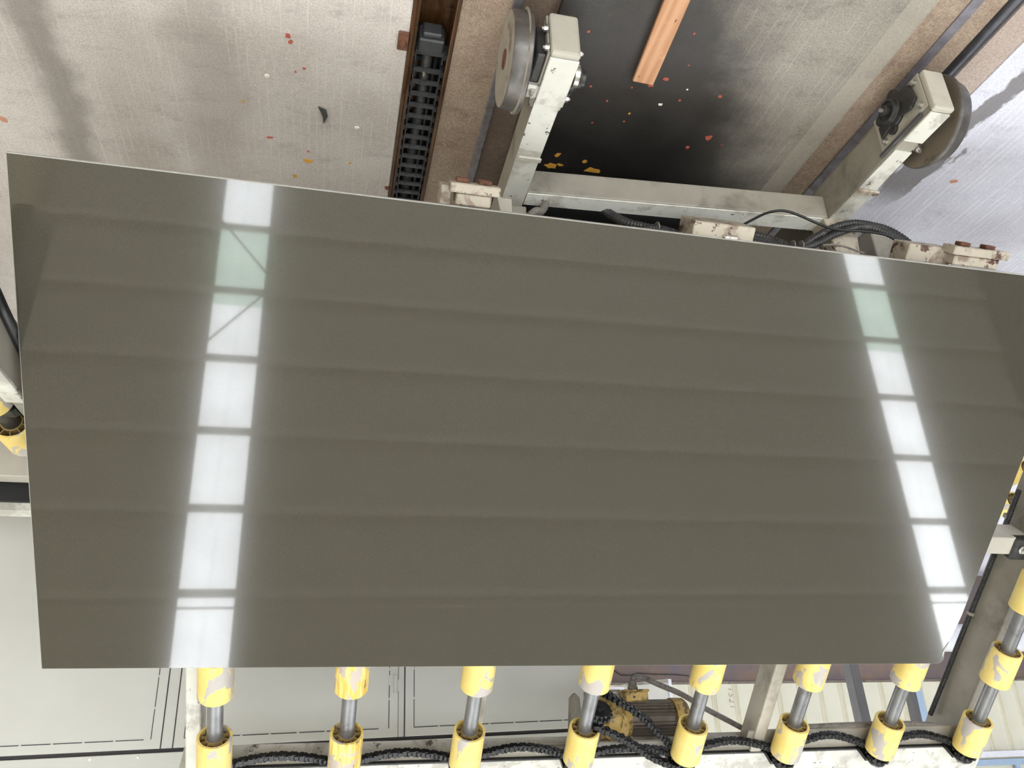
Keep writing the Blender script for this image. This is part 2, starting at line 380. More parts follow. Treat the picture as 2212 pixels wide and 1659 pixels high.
for xk, w_ in ((4.2, 'over the right-hand aisle'), (-1.6, 'over the middle of the hall'), (-4.6, 'over the hall towards the far wall'), (-7.6, 'over the left-hand aisle')):
    for cuts_, e_ in (([3.4, 6.6, 9.8], 'near the far wall'), ([-14.8, -11.5, -8.0], 'behind the viewpoint')):
        o_ = thing('window_%d' % NW, None, None, (xk, cuts_[0], HR-.03)); o_['kind'] = 'structure'; NW += 1  # extra unseen roof strips, added to brighten the hall from above
        for k in range(2):
            mk('translucent_sheet', MB().box((xk-.55, cuts_[k], HR-.012), (xk+.55, cuts_[k+1], HR+.015)), 'sky_white', o_)
for i, yc in enumerate([-13.9, -12.47, -11.03, -9.6, -8.17, -6.74, -5.30, -4.02, -2.75, -1.50, -.27, .965, 2.4, 3.8, 5.2, 6.6, 8.0]):
    w = .06; z0, z1 = HR-.075, HR-.014
    sl = .0182
    c = [(-13.6, yc-sl*15.6-w), (9, yc+sl*7-w), (9, yc+sl*7+w), (-13.6, yc-sl*15.6+w)]
    o = struct('trim_%d' % (20+i), MB().hexa(quadbox(c, z0, z1)), 'purlin')
o = struct('trim_40', MB().hexa(quadbox([(-13.6, .905), (9, 1.30), (9, 1.33), (-13.6, .935)], HR-.22, HR-.19)), 'purlin')
for k, (p, q) in enumerate((((2.3, -5.42), (.9, -3.78)), ((2.5, -2.50), (.95, -4.42)))):
    struct('trim_%d' % (41+k), MB().cyl((p[0], p[1], HR-.22), (q[0], q[1], HR-.22), .02, 8), 'purlin')
struct('trim_43', MB().box((5.12, Y0r, HR-.5), (5.75, Y1r, HR-.06)), 'girder')
# far wall: rendered dado, profiled cladding, window band
YW = 8.0
struct('wall_back', MB().box((-13.6, YW+.05, FZ), (9, YW+.3, -.565)), 'dado')
struct('trim_7', MB().box((-13.6, YW+.02, -.58), (9, YW+.06, -.555)), 'motor')
wall_top = .16
cl = thing('wall_cladding', 'cream ribbed metal cladding on the far wall above the brown render', 'cladding', (-6, YW, -.56))
X = -2.2; PITCHX = .1245*2; n = 0
while X > -12.5:
    # one cladding sheet: flat pan plus a raised double rib at its edge
    sh = MB(); x1 = X-PITCHX
    sh.box((x1, YW+.02, -.555), (X, YW+.04, wall_top))
    for dx in (.03, .075):
        sh.prism([(X-dx-.012, YW+.02, -.555), (X-dx-.004, YW+.004, -.555), (X-dx+.004, YW+.004, -.555), (X-dx+.012, YW+.02, -.555)], (0, 0, wall_top+.555))
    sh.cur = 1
    sh.box((X-.066, YW+.012, -.555), (X-.040, YW+.021, wall_top))  # groove between the ribs coloured darker for its shade
    mk('cladding_sheet', sh, ['cladding', 'rib_shadow'], cl); X = x1; n += 1
struct('wall_back_upper', MB().box((-13.6, YW+.06, wall_top), (9, YW+.3, .9)), 'cladding').name = 'wall_back.001'
struct('trim_8', MB().box((-13.5, YW-.02, wall_top), (-5, YW+.06, wall_top+.06)), 'whitepipe')
wn = MB(); wn.box((-13.5, YW+.0, .24), (-5, YW+.03, .30)); wn.box((-13.5, YW, .8), (-5, YW+.03, .86))
for k in range(9): wn.box((-13.5+k, YW, .30), (-13.45+k, YW+.03, .8))
struct('window_1', wn, 'bluepost')
struct('wall_back_top', MB().box((-13.6, YW+.06, .9), (9, YW+.3, HR+.1)), 'cladding').name = 'wall_back.002'
struct('wall_right', MB().box((9, Y0r, FZ), (9.2, Y1r, HR+.1)), 'cladding')
struct('wall_front', MB().box((-13.8, Y0r-.2, FZ), (9.2, Y0r, 1.2)), 'cladding')
struct('wall_front_top', MB().box((-13.8, Y0r-.2, 4.6), (9.2, Y0r, HR+.1)), 'cladding').name = 'wall_front.001'
struct('wall_left', MB().box((-13.8, Y0r, FZ), (-13.6, Y1r, HR+.1)), 'darkwall')  # unseen; placed and kept dark to dim the slab's right-end reflection
# handwriting on the cladding (turned on its side, as written)
def writing(txt, x, z, size, label):
    cu = bpy.data.curves.new('handwriting', 'FONT'); cu.body = txt; cu.size = size; cu.extrude = .0005; cu.space_character = 1.25; cu.shear = .2
    cu.materials.append(M['mark']); o = bpy.data.objects.new('handwriting', cu); COL.objects.link(o)
    o.matrix_world = Matrix.Translation((x, YW-.003+.02, z+H)) @ Matrix.Rotation(math.radians(-90), 4, 'Y') @ Matrix.Rotation(math.radians(90), 4, 'X')
    cu.offset = -.0012
    bpy.context.view_layer.update()
    me = bpy.data.meshes.new_from_object(o.evaluated_get(bpy.context.evaluated_depsgraph_get())); mw = o.matrix_world.copy(); bpy.data.objects.remove(o)
    o = bpy.data.objects.new('handwriting', me); COL.objects.link(o); o.parent = cl
    o.matrix_local = Matrix.Translation(-(ORG[cl.name]+Vc((0, 0, H)))) @ mw
    o['label'] = label; o['kind'] = 'stuff'; return o
writing('1521', -4.16, -.53, .09, 'faint reddish handwritten number on the cladding between the two middle rollers')
writing('28', -5.21, -.47, .09, 'faint reddish handwritten 28 on the cladding beside the sixth roller')
# crack in the dado
ck = MB()
cp = [(-2.93, -.70), (-3.00, -.655), (-3.10, -.652), (-3.18, -.672), (-3.35, -.66), (-3.6, -.655), (-3.75, -.64)]
for a, b in zip(cp[:-1], cp[1:]):
    ck.hexa([(a[0], YW+.04, a[1]-.004), (b[0], YW+.04, b[1]-.003), (b[0], YW+.06, b[1]-.003), (a[0], YW+.06, a[1]-.004), (a[0], YW+.04, a[1]+.004), (b[0], YW+.04, b[1]+.003), (b[0], YW+.06, b[1]+.003), (a[0], YW+.06, a[1]+.004)])
wb = bpy.data.objects['wall_back']; c_ = mk('crack', ck, 'black', wb)
tag(mk('wall_pipe', MB().cyl((-6.7, YW-.18, -1.0), (-13.5, YW-.18, -1.0), .15, 24), 'whitepipe', smooth=True), 'thick white horizontal pipe along the foot of the far wall', 'pipe')

# ---------------------------------------------------------------- grey quartz slab
sb = MB()
L, Wd, TK = 3.2, 1.525, .02
out = [(0, 0), (L, 0), (L, 1.30), (L-.004, 1.36), (L-.012, 1.42), (L-.016, 1.46), (L-.004, 1.505), (L-.012, 1.519), (L-.02, Wd), (0, Wd)]
bv = .0025
def offp(poly, d):
    cx, cy = L/2, Wd/2; r = []
    for x, y in poly: r.append((x + (d if x < cx else -d), y + (d if y < cy else -d)))
    return r
inn = offp(out, bv); n = len(out)
vs = [SL(a, b, 0) for a, b in inn] + [SL(a, b, -bv) for a, b in out] + [SL(a, b, -TK) for a, b in out]
fs = [tuple(range(n))]; sb.add(vs, fs)
sb.cur = 1
base_ = 0
sb.f += [(i, (i+1) % n, n+(i+1) % n, n+i) for i in range(n)] + [(n+i, n+(i+1) % n, 2*n+(i+1) % n, 2*n+i) for i in range(n)] + [tuple(range(2*n, 3*n))[::-1]]
sb.mi += [1]*(2*n+1)
slab = mk('stone_slab', sb, ['slab', 'slab_edge'])
tag(slab, 'large polished dark grey quartz slab leaning on the roller table, one corner chipped', 'slab')
chip = MB(); q = [(L-.014, 1.42), (L-.022, 1.44), (L-.026, 1.47), (L-.020, 1.49), (L-.016, 1.49), (L-.0175, 1.455)]
chip.prism([SL(a, b, .0002) for a, b in q], NN*.0012)
tag(mk('chipped_edge', chip, 'slab_edge', slab), 'pale chipped patch by the corner')

# ---------------------------------------------------------------- tilting roller table
tb = thing('tilting_roller_table', 'tilted grey-white roller table with yellow wheels carrying the grey slab', 'roller table', (-1.0, 2.4, FZ))
def sbox(a0, a1, b0, b1, o0, o1): return MB().box((a0, b0, o0), (a1, b1, o1), SL)
tag(mk('top_beam', sbox(.36, 3.742, 2.088, 2.30, -.26, -.14), 'paint_worn', tb, bevel=.004), 'upper beam with worn white face')
# grey back plate below the beam
bp = MB()
for a0, a1, b0 in ((.43, 1.6, 2.055), (1.6, 2.56, 2.025), (2.56, 3.60, 1.985)):
    bp.box((a0, b0, -.162), (a1, 2.15, -.152), SL)
mk('back_plate', bp, 'paint_dull', tb, bevel=.001)
for a0, a1, o0, o1, b0, mt in ((.385, .437, -.24, -.14, .2, 'paint_worn'), (1.40, 1.44, -.24, -.16, .2, 'paint'), (2.585, 2.637, -.24, -.14, .2, 'paint'), (3.59, 3.645, -.335, -.16, .2, 'paint_dull')):
    mk('stringer', sbox(a0, a1, b0, 2.09 if a0 < 3 else 2.13, o0, o1), mt, tb, bevel=.006, seg=2)
mk('lower_beam', sbox(.36, 3.70, .2, .31, -.34, -.245), 'paint_dull', tb, bevel=.004)
mk('lower_rail', sbox(.36, 3.72, .03, .075, -.14, -.045), 'paint_dull', tb, bevel=.003)
mk('support_leg', MB().box((-.50, 2.02, -1.55), (-.44, 2.10, -1.22)), 'paint_dull', tb, bevel=.004)
mk('support_leg', MB().box((-2.0, 2.05, -1.75), (-1.9, 2.15, -1.2)), 'paint_dull', tb, bevel=.004)
mk('cross_member', sbox(3.22, 3.53, 1.03, 1.105, -.24, -.13), 'paint', tb, bevel=.003)
br = MB(); br.box((3.45, 1.03, -.16), (3.60, 1.125, -.120), SL); mk('bracket', br, 'bearing', tb, bevel=.006)
mk('bolt', MB().hexbolt(SL(3.49, 1.075, -.119), NN, .013, .014), 'bright', tb)
mk('small_bracket', sbox(1.66, 1.78, 2.03, 2.05, -.151, -.13), 'paint_dull', tb, bevel=.003)
bt = sbox(1.315, 1.36, 1.55, 1.80, -.40, -.36); mk('lock_bar', bt, 'bearing', tb, bevel=.003)
# dark strip between plate and beam
mk('dark_ledge', sbox(.40, 3.72, 2.081, 2.0885, -.1525, -.139), 'grease', tb)

# roller wheel mesh (local: axis z, near open end at z=0)
RW, WL = .0585, .158
def wheel_mesh():
    m = MB(); n = 40
    prof = [(0, RW-.0015), (.002, RW), (WL-.002, RW), (WL, RW-.0015), (WL, RW-.009), (WL-.03, RW-.009), (WL-.03, .027), (.012, .027), (.012, .031), (.03, .0312)]
    m.lathe((0, 0, 0), (0, 0, 1), [(0, RW-.009), (0, RW-.0015), (.002, RW), (WL-.002, RW), (WL, RW-.0015), (WL, RW-.009)], n, closed=True)
    return m
def core_mesh():
    m = MB(); n = 32
    m.lathe((0, 0, 0), (0, 0, 1), [(.004, .027), (.004, .031), (WL-.004, .031), (WL-.004, .027)], n, closed=True)
    m.lathe((0, 0, 0), (0, 0, 1), [(.075, .029), (.075, RW-.008), (.080, RW-.008), (.080, .029)], n, closed=True)
    for k in range(10):
        a = 2*math.pi*k/10; c, s = math.cos(a), math.sin(a)
        def T(x, y, z): return (c*x-s*y, s*x+c*y, z)
        m.box((.030, -.0013, .006), (RW-.0085, .0013, WL-.006), T)
    return m
def shared(mb, name, mats, smooth=True):
    me = bpy.data.meshes.new(name); me.from_pydata([tuple(v) for v in mb.v], [], mb.f)
    for m in mats: me.materials.append(M[m])
    bm = bmesh.new(); bm.from_mesh(me); bmesh.ops.recalc_face_normals(bm, faces=bm.faces); bm.to_mesh(me); bm.free()
    me.polygons.foreach_set('use_smooth', [True]*len(me.polygons)); me.set_sharp_from_angle(angle=math.radians(35)); return me
WM = shared(wheel_mesh(), 'wheel_tyre', ['yellow']); WMW = shared(wheel_mesh(), 'wheel_tyre_worn', ['yellow_worn'])
CM = shared(core_mesh(), 'wheel_core', ['ochre'])
def place(me, name, parent, p, axis, spin=0.0):
    o = bpy.data.objects.new(name, me); COL.objects.link(o); o.parent = parent
    q = Vc(axis).normalized().to_track_quat('Z', 'Y'); o.rotation_mode = 'QUATERNION'
    from mathutils import Quaternion
    o.rotation_quaternion = q @ Quaternion((0, 0, 1), spin); o.location = Vc(p) - ORG[parent.name]; return o
OA = -.0785
SHAFTS = [.492, .934, 1.374, 1.815, 2.257, 2.697, 3.138, 3.568]
worn = {1}
for i, a in enumerate(SHAFTS):
    sh = MB(); sh.cyl(SL(a, .02, OA), SL(a, 2.10, OA), .0265, 24)
    so = mk('roller', sh, 'steel', tb, smooth=True)
    bs = [1.875, 1.52] + ([1.165, .81, .455, .10] if i == 7 else [])
    for b in bs:
        if i == 0 and b == 1.52: b = 1.545
        jit = random.uniform(-.004, .004)
        w = place(WMW if (i in worn) else WM, 'wheel', so, SL(a, b+jit, OA), UU, random.uniform(0, 6))
        if i in worn: w['label'] = 'badly scuffed yellow wheel'
        place(CM, 'wheel_hub', so, SL(a, b+jit, OA), UU, i*.31+random.uniform(0, 6))
    bearing = MB(); bearing.cyl(SL(a, 2.045, OA), SL(a, 2.085, OA), .038, 20)
    for k in range(12):
        t_ = 2*math.pi*k/12; c = SL(a, 2.055, OA) + AA*math.cos(t_)*.041 + NN*math.sin(t_)*.041
        bearing.cyl(c, c+UU*.012, .0075, 6)
    bearing.box((a-.05, 2.085-.012, OA-.07), (a+.05, 2.0875, OA-.0), SL)
    tag(mk('sprocket', bearing, 'grease', tb), None)
def chain(pts, name='drive_chain', pitch=.0165, r=.0105, wax=UU, parent=tb):
    cr = catmull([Vc(p) for p in pts], pitch); m = MB()
    for k in range(len(cr)-1):
        p, q = cr[k], cr[k+1]; d = (q-p).normalized(); c = (p+q)/2
        w = .011 if k % 2 else .0075
        m.cyl(p-wax*(w+.001), p+wax*(w+.001), r*random.uniform(.95, 1.3), 8)
        nrm = d.cross(wax).normalized()
        for sgn in (-1, 1):
            o = c + wax*(sgn*w)
            e = [o-d*pitch*.72-nrm*r*.3, o-d*pitch*.45-nrm*r, o-nrm*r*.7, o+d*pitch*.45-nrm*r, o+d*pitch*.72-nrm*r*.3, o+d*pitch*.72+nrm*r*.3, o+d*pitch*.45+nrm*r, o+nrm*r*.7, o-d*pitch*.45+nrm*r, o-d*pitch*.72+nrm*r*.3]
            m.prism(e, wax*(sgn*.003))
    return mk(name, m, 'grease', parent)
for i in range(7):
    a0, a1 = SHAFTS[i], SHAFTS[i+1]; am = (a0+a1)/2; sag = [.02, .02, .028, .012, .03, .042, .035][i]
    # the loop hangs between neighbouring sprockets, sagging downwards
    def hang(top, lift): return [SL(a0, 2.052, OA-.03), SL(a0+.10, 2.046-sag*.7, OA-.045), SL(am, 2.046-sag*1.3, OA-.05), SL(a1-.10, 2.046-sag*.7, OA-.045), SL(a1, 2.052, OA-.03)]
    chain(hang(1, .0), 'drive_chain')
# corrugated conduit clipped along the end stringer
hp = [SL(3.560, .9, -.29), SL(3.574, 1.22, -.300), SL(3.576, 1.42, -.304), SL(3.576, 1.62, -.306), SL(3.576, 1.85, -.306), SL(3.568, 2.06, -.300)]
mk('conduit', MB().tube(hp, .0115, 10, (.008, .8)), 'hose', tb, smooth=True)
for b in (1.02, 1.50):
    mk('cable_clip', MB().lathe(SL(3.568 if b < 1.2 else 3.576, b, -.305), UU, [(0, .016), (.014, .016)], 12), 'paint_dull', tb)
mk('conduit', MB().tube([SL(2.70, 1.985, -.165), SL(3.0, 1.978, -.168), SL(3.3, 1.978, -.168), SL(3.45, 1.985, -.165)], .0105, 8, (.008, .8)), 'hose_grey', tb)
# slab stops under the lower edge
def stop(a0, a1, arm0, arm1):
    m = sbox(arm0, arm1, -.048, .16, -.13, -.045); mk('stop_arm', m, 'rusty_paint', tb, bevel=.003)
    if a1:
        mk('stop_plate', sbox(a0, a1, -.062, -.036, -.06, .0), 'rusty_paint', tb, bevel=.003)
        mk('stop_block', sbox(a0+.02, a1-.02, -.036, -.002, -.08, -.012), 'rusty_paint', tb, bevel=.004)
        for f in (.25, .7):
            p = a0+(a1-a0)*f; k = MB(); k.box((p-.018, -.074, -.05), (p+.018, -.062, -.02), SL)
            mk('bolt', k, 'rust', tb, bevel=.002)
stop(2.655, 2.86, 2.53, 2.69)
stop(1.075, 1.212, 1.055, 1.085)
m = sbox(1.79, 1.985, -.04, .16, -.12, -.012); mk('stop_arm', m, 'rusty_paint', tb, bevel=.003)
mk('bolt', sbox(1.885, 1.93, -.012, .0, -.04, .004), 'bright', tb, bevel=.004)

# ---------------------------------------------------------------- gear motor
gm = thing('geared_motor', 'grey finned electric motor with faded yellow gearbox under the roller table', 'motor', (-1.3, 3.35, -.02))
MC = Vc((-1.37, 3.38, -.098)); MR = .062
body = MB(); body.cyl(MC+Vc((.115, 0, 0)), MC+Vc((-.105, 0, 0)), MR, 32); mk('motor_body', body, 'motor', gm, smooth=True)
for k in range(30):
    a = 2*math.pi*k/30; d = Vc((0, math.cos(a), math.sin(a))); e = Vc((0, -math.sin(a), math.cos(a)))
    if abs(((a-math.radians(180)+math.pi) % (2*math.pi))-math.pi) < .16: continue
    fm = MB(); p = MC + d*MR
    fm.hexa([p+Vc((.10, 0, 0))-e*.0018, p+Vc((-.095, 0, 0))-e*.0018, p+Vc((-.095, 0, 0))+e*.0018, p+Vc((.10, 0, 0))+e*.0018] + [p+d*.016+Vc((.09, 0, 0))-e*.0012, p+d*.016+Vc((-.095, 0, 0))-e*.0012, p+d*.016+Vc((-.095, 0, 0))+e*.0012, p+d*.016+Vc((.09, 0, 0))+e*.0012])
    mk('cooling_fin', fm, 'motor', gm)
mk('fan_cover', MB().lathe(MC+Vc((-.100, 0, 0)), (-1, 0, 0), [(0, .083), (.012, .084), (.05, .083), (.062, .074), (.066, .05)], 32), 'motoryellow', gm, smooth=True)
mk('end_bell', MB().lathe(MC+Vc((.10, 0, 0)), (1, 0, 0), [(0, .076), (.018, .08), (.03, .08), (.05, .055), (.075, .05)], 28), 'motoryellow', gm, smooth=True)
gb = MB(); gc = MC+Vc((.185, -.03, -.01))
gb.lathe(gc+Vc((.045, 0, 0)), (-1, 0, 0), [(0, .055), (.01, .082), (.03, .09), (.06, .09), (.08, .07)], 20)
gb.box(tuple(gc+Vc((-.05, -.05, .0))), tuple(gc+Vc((.06, .05, .105))))
mk('gearbox', gb, 'motoryellow', gm, bevel=.006, smooth=True)
gf = MB(); gf.cyl(gc+Vc((0, -.05, .035)), gc+Vc((0, -.064, .035)), .06, 26)
for k in range(8):
    a = 2*math.pi*k/8; gf.hexbolt(gc+Vc((math.cos(a)*.048, -.064, .035+math.sin(a)*.048)), (0, -1, 0), .006, .008)
mk('gearbox_flange', gf, 'motoryellow', gm)
tbx = MB(); tbx.box((-1.35, 3.31, -.205), (-1.25, 3.40, -.165)); tbx.box((-1.356, 3.304, -.213), (-1.244, 3.406, -.203))
mk('terminal_box', tbx, 'motoryellow', gm, bevel=.004)
mk('cable_gland', MB().lathe((-1.296, 3.345, -.213), (0, 0, -1), [(0, .022), (.012, .022), (.013, .018), (.035, .018)], 12), 'hose_grey', gm)
hpts = [(-1.296, 3.345, -.235), (-1.305, 3.345, -.262), (-1.345, 3.345, -.262), (-1.42, 3.35, -.232), (-1.52, 3.35, -.192), (-1.62, 3.35, -.135), (-1.72, 3.35, -.085), (-1.80, 3.35, -.045)]
tag(mk('conduit', MB().tube(hpts, .0125, 12, (.008, .82)), 'hose_grey', gm, smooth=True), 'grey corrugated conduit arching to the table frame')
# drive sprocket and its chain up to the fifth roller
spr = MB(); SC = SL(1.865, 1.815, OA-.02); 
spr.cyl(SC-UU*.012, SC+UU*.02, .045, 24); spr.cyl(SC-UU*.03, SC-UU*.012, .024, 20); spr.cyl(SC-UU*.032, SC-UU*.029, .012, 14)
for k in range(14):
    a = 2*math.pi*k/14; c = SC + AA*math.cos(a)*.047 + NN*math.sin(a)*.047; spr.cyl(c, c+UU*.014, .008, 6)
spr.cyl(SC+UU*.02, SC+UU*.14, .03, 16)
mk('drive_sprocket', spr, 'grease', gm, smooth=True)
ch = MB()
chain([SL(1.83, 1.78, OA-.06), SL(1.845, 1.775, OA-.075), SL(1.88, 1.775, OA-.078), SL(1.96, 1.81, OA-.06), SL(2.05, 1.865, OA-.05), SL(2.14, 1.945, OA-.04), SL(2.25, 2.05, OA-.03)], 'drive_chain', parent=gm, pitch=.021, r=.011)
chain([SL(1.845, 1.85, OA+.02), SL(1.92, 1.895, OA+.01), SL(2.02, 1.96, OA), SL(2.12, 2.03, OA), SL(2.23, 2.075, OA+.01)], 'drive_chain', parent=gm, pitch=.021, r=.011)
wd = MB(); wd.prism([(-1.00, 3.33, -.02), (-1.065, 3.33, -.02), (-1.055, 3.33, -.185), (-1.035, 3.33, -.205), (-1.015, 3.33, -.185)], (0, .03, 0)); mk('mounting_bracket', wd, 'paint_dull', gm, bevel=.003)

# ---------------------------------------------------------------- rail trolley below the slab
tr = thing('rail_trolley', 'grey-white wheeled steel trolley frame on floor rails under the slab', 'trolley', (-1.0, 1.7, FZ))
ZT, ZB = -1.55, -1.678
lb = MB(); lb.hexa([(-.519, 1.345, ZB), (-.449, 1.345, ZB), (-.455, 2.3, ZB), (-.515, 2.3, ZB), (-.519, 1.345, ZT), (-.449, 1.345, ZT), (-.455, 2.3, ZT), (-.515, 2.3, ZT)])
tag(mk('side_beam', lb, 'paint', tr, bevel=.006, seg=2), 'left beam with chipped white top')
mk('beam_top', MB().box((-.514, 1.49, ZT), (-.445, 2.05, ZT+.004)), 'paint_worn', tr)
e1 = MB(); e1.box((-.523, 1.326, ZB-.008), (-.446, 1.346, ZT+.004)); mk('end_cap', e1, 'paint', tr, bevel=.008, seg=2)
e2 = MB(); e2.box((-.523, 1.345, ZT-.002), (-.446, 1.50, ZT+.006)); mk('cover_plate', e2, 'paint_worn', tr, bevel=.002)
for xx in (-.449, -.525): mk('bearing_plate', MB().box((xx, 1.345, -1.695), (xx+.006, 1.53, -1.562)), 'paint', tr, bevel=.002)
bl = MB()
rb = MB(); rb.hexa([(-1.575, 1.315, ZB), (-1.52, 1.315, ZB), (-1.52, 2.3, ZB-.02), (-1.595, 2.3, ZB-.02), (-1.575, 1.315, ZT), (-1.52, 1.315, ZT), (-1.52, 2.3, ZT), (-1.595, 2.3, ZT)])
tag(mk('side_beam', rb, 'paint_dull', tr, bevel=.006, seg=2), 'right beam with dull grey side')
mk('beam_top', MB().hexa([(-1.577, 1.47, ZT), (-1.521, 1.47, ZT), (-1.521, 2.05, ZT), (-1.592, 2.05, ZT), (-1.577, 1.47, ZT+.004), (-1.521, 1.47, ZT+.004), (-1.521, 2.05, ZT+.004), (-1.592, 2.05, ZT+.004)]), 'paint_worn', tr)
mk('end_cap', MB().box((-1.58, 1.296, ZB-.008), (-1.515, 1.316, ZT+.004)), 'paint', tr, bevel=.006, seg=2)
mk('cover_plate', MB().box((-1.58, 1.316, ZT-.002), (-1.517, 1.43, ZT+.006)), 'paint_worn', tr, bevel=.002)
mk('weld_bead', MB().box((-1.596, 1.64, ZT+.003), (-1.519, 1.665, ZT+.012)), 'rusty_paint', tr, bevel=.004)
mk('weld_bead', MB().box((-.52, 1.70, ZT+.003), (-.45, 1.72, ZT+.010)), 'paint', tr, bevel=.004)
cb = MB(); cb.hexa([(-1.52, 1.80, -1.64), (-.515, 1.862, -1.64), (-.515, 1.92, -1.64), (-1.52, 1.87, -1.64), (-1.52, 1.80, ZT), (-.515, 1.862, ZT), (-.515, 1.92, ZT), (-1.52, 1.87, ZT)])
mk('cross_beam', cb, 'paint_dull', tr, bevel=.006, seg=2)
mk('beam_top', MB().hexa([(-1.518, 1.803, ZT), (-.517, 1.865, ZT), (-.517, 1.919, ZT), (-1.518, 1.869, ZT), (-1.518, 1.803, ZT+.003), (-.517, 1.865, ZT+.003), (-.517, 1.919, ZT+.003), (-1.518, 1.869, ZT+.003)]), 'lit_whitewear', tr)  # scuffed top, painted paler than the front for the light falling on it
mk('upright', MB().box((-.53, 1.93, ZT), (-.475, 2.0, -1.36)), 'paint_dull', tr, bevel=.003)
mk('upright', MB().prism([(-1.50, 1.80, ZT), (-1.62, 1.80, ZT), (-1.60, 1.80, -1.36), (-1.53, 1.80, -1.36)], (0, .07, 0)), 'rusty_paint', tr, bevel=.003)
mk('gusset', MB().prism([(-1.36, 1.86, -1.46), (-1.50, 1.86, -1.50), (-1.50, 1.86, -1.38), (-1.38, 1.86, -1.38)], (0, .02, 0)), 'paint_dull', tr)
mk('gusset', MB().prism([(-.43, 1.90, -1.55), (-.475, 1.90, -1.55), (-.475, 1.90, -1.36), (-.46, 1.90, -1.36)], (0, .02, 0)), 'paint', tr)
# wheels
def rail_wheel(xc, sgn, yc, face, rt_, rf):
    zc = FZ+rt_+.0
    m = MB(); o = Vc((xc, yc, zc)); ax = (sgn, 0, 0)
    m.lathe(o, ax, [(0, .02), (0, rf-.003), (.003, rf), (.011, rf), (.014, rt_+.002), (.046, rt_-.001), (.050, rt_-.004), (.050, .026), (.046, .022)], 56)
    w = mk('flanged_wheel', m, ['wheel_steel', face], tr, smooth=True)
    for p in w.data.polygons:
        if abs(p.normal.x) > .9: p.material_index = 1
    if sgn > 0:
        bo = MB(); bo.lathe(o+Vc((.0498, 0, 0)), ax, [(0, .026), (.002, .026), (.002, .019), (-.01, .017), (-.01, .001)], 28); mk('wheel_bore', bo, 'rust', w, smooth=True)
    return zc
zc = rail_wheel(-.404, 1, 1.445, 'wheel_face', .123, .132)
zc2 = rail_wheel(-1.612, -1, 1.425, 'wheel_brown', .121, .133)
# bearing housings
def housing(x, sgn, y, z, s=1.0):
    m = MB(); ax = (sgn, 0, 0); o = Vc((x, y, z))
    m.lathe(o, ax, [(0, .05*s), (.012, .05*s), (.018, .036*s), (.03, .034*s), (.032, .028*s), (.026, .026*s)], 28)
    for k in range(4):
        a = math.pi/4+k*math.pi/2 + .5; c = o+Vc((0, math.cos(a)*.052*s, math.sin(a)*.052*s)); m.cyl(c, c+Vc((sgn*.013, 0, 0)), .017*s, 14)
    m.cyl(o+Vc((sgn*.018, 0, 0)), o+Vc((sgn*.042, 0, 0)), .016*s, 18)
    b = mk('bearing_housing', m, 'bearing', tr, smooth=True, bevel=.002)
    sp = MB(); sp.cyl(o+Vc((sgn*.042, 0, 0)), o+Vc((sgn*.05, 0, 0)), .006, 10); mk('grease_nipple', sp, 'bright', tr)
housing(-1.518, 1, 1.43, -1.652, 1.0)
m = MB(); m.prism([(-1.512, 1.335, -1.615), (-1.512, 1.36, -1.60), (-1.512, 1.42, -1.615), (-1.512, 1.49, -1.60), (-1.512, 1.49, -1.64), (-1.512, 1.42, -1.70), (-1.512, 1.345, -1.675)], (.010, 0, 0)); mk('bearing_flange', m, 'bearing', tr, bevel=.003)
for y, z in ((1.333, -1.669), (1.337, -1.59), (1.486, -1.59)):
    mk('bolt', MB().hexbolt((-1.515, y, z), (1, 0, 0), .008, .010), 'bright', tr)
mk('bearing_plate', MB().box((-1.5195, 1.316, -1.69), (-1.514, 1.51, -1.572)), 'paint', tr, bevel=.001)
mk('dark_strip', MB().box((-1.5195, 1.345, -1.5705), (-1.511, 1.52, -1.560)), 'darkpost', tr)  # thin dark line near the top of the beam side
# left wheel bearing between wheel and beam, and the hub on the far side
m = MB(); m.cyl((-.404, 1.445, zc), (-.443, 1.445, zc), .056, 24); m.box((-.443, 1.36, zc-.04), (-.418, 1.50, zc+.06)); mk('bearing_housing', m, 'bearing', tr, bevel=.004)
for y, z in ((1.342, -1.641), (1.342, -1.575)): mk('bolt', MB().hexbolt((-.443, y, z), (1, 0, 0), .008, .010), 'bright', tr)
m = MB(); m.lathe((-.523, 1.445, -1.60), (-1, 0, 0), [(0, .045), (.014, .045), (.02, .032), (.034, .03), (.036, .024), (.045, .024), (.046, .01)], 26); mk('bearing_housing', m, 'bearing', tr, smooth=True)
mk('hub_cap', MB().lathe((-.528, 1.415, -1.575), (-1, 0, 0), [(0, .03), (.012, .03), (.018, .022)], 22), 'bright', tr, smooth=True)
for y, z in ((1.375, -1.61), (1.50, -1.58)): mk('bolt', MB().hexbolt((-.529, y, z), (-1, 0, 0), .009, .011), 'bright', tr)
ab = MB(); ab.box((-.449, 1.45, -1.563), (-.414, 1.492, -1.556)); ab.box((-.449, 1.45, -1.60), (-.414, 1.455, -1.560)); mk('angle_bracket', ab, 'paint_worn', tr, bevel=.001)
mk('bolt', MB().hexbolt((-.431, 1.472, -1.556), (0, 0, 1), .009, .012), 'bright', tr)
mk('bolt', MB().cyl((-.431, 1.472, -1.538), (-.434, 1.50, -1.540), .006, 8), 'bright', tr)
mk('bolt', MB().hexbolt((-1.598, 1.47, -1.575), (0, -.3, 1), .010, .02), 'bright', tr)
mk('beam_bracket', MB().box((-1.612, 1.44, -1.60), (-1.58, 1.47, -1.575)), 'paint', tr, bevel=.002)

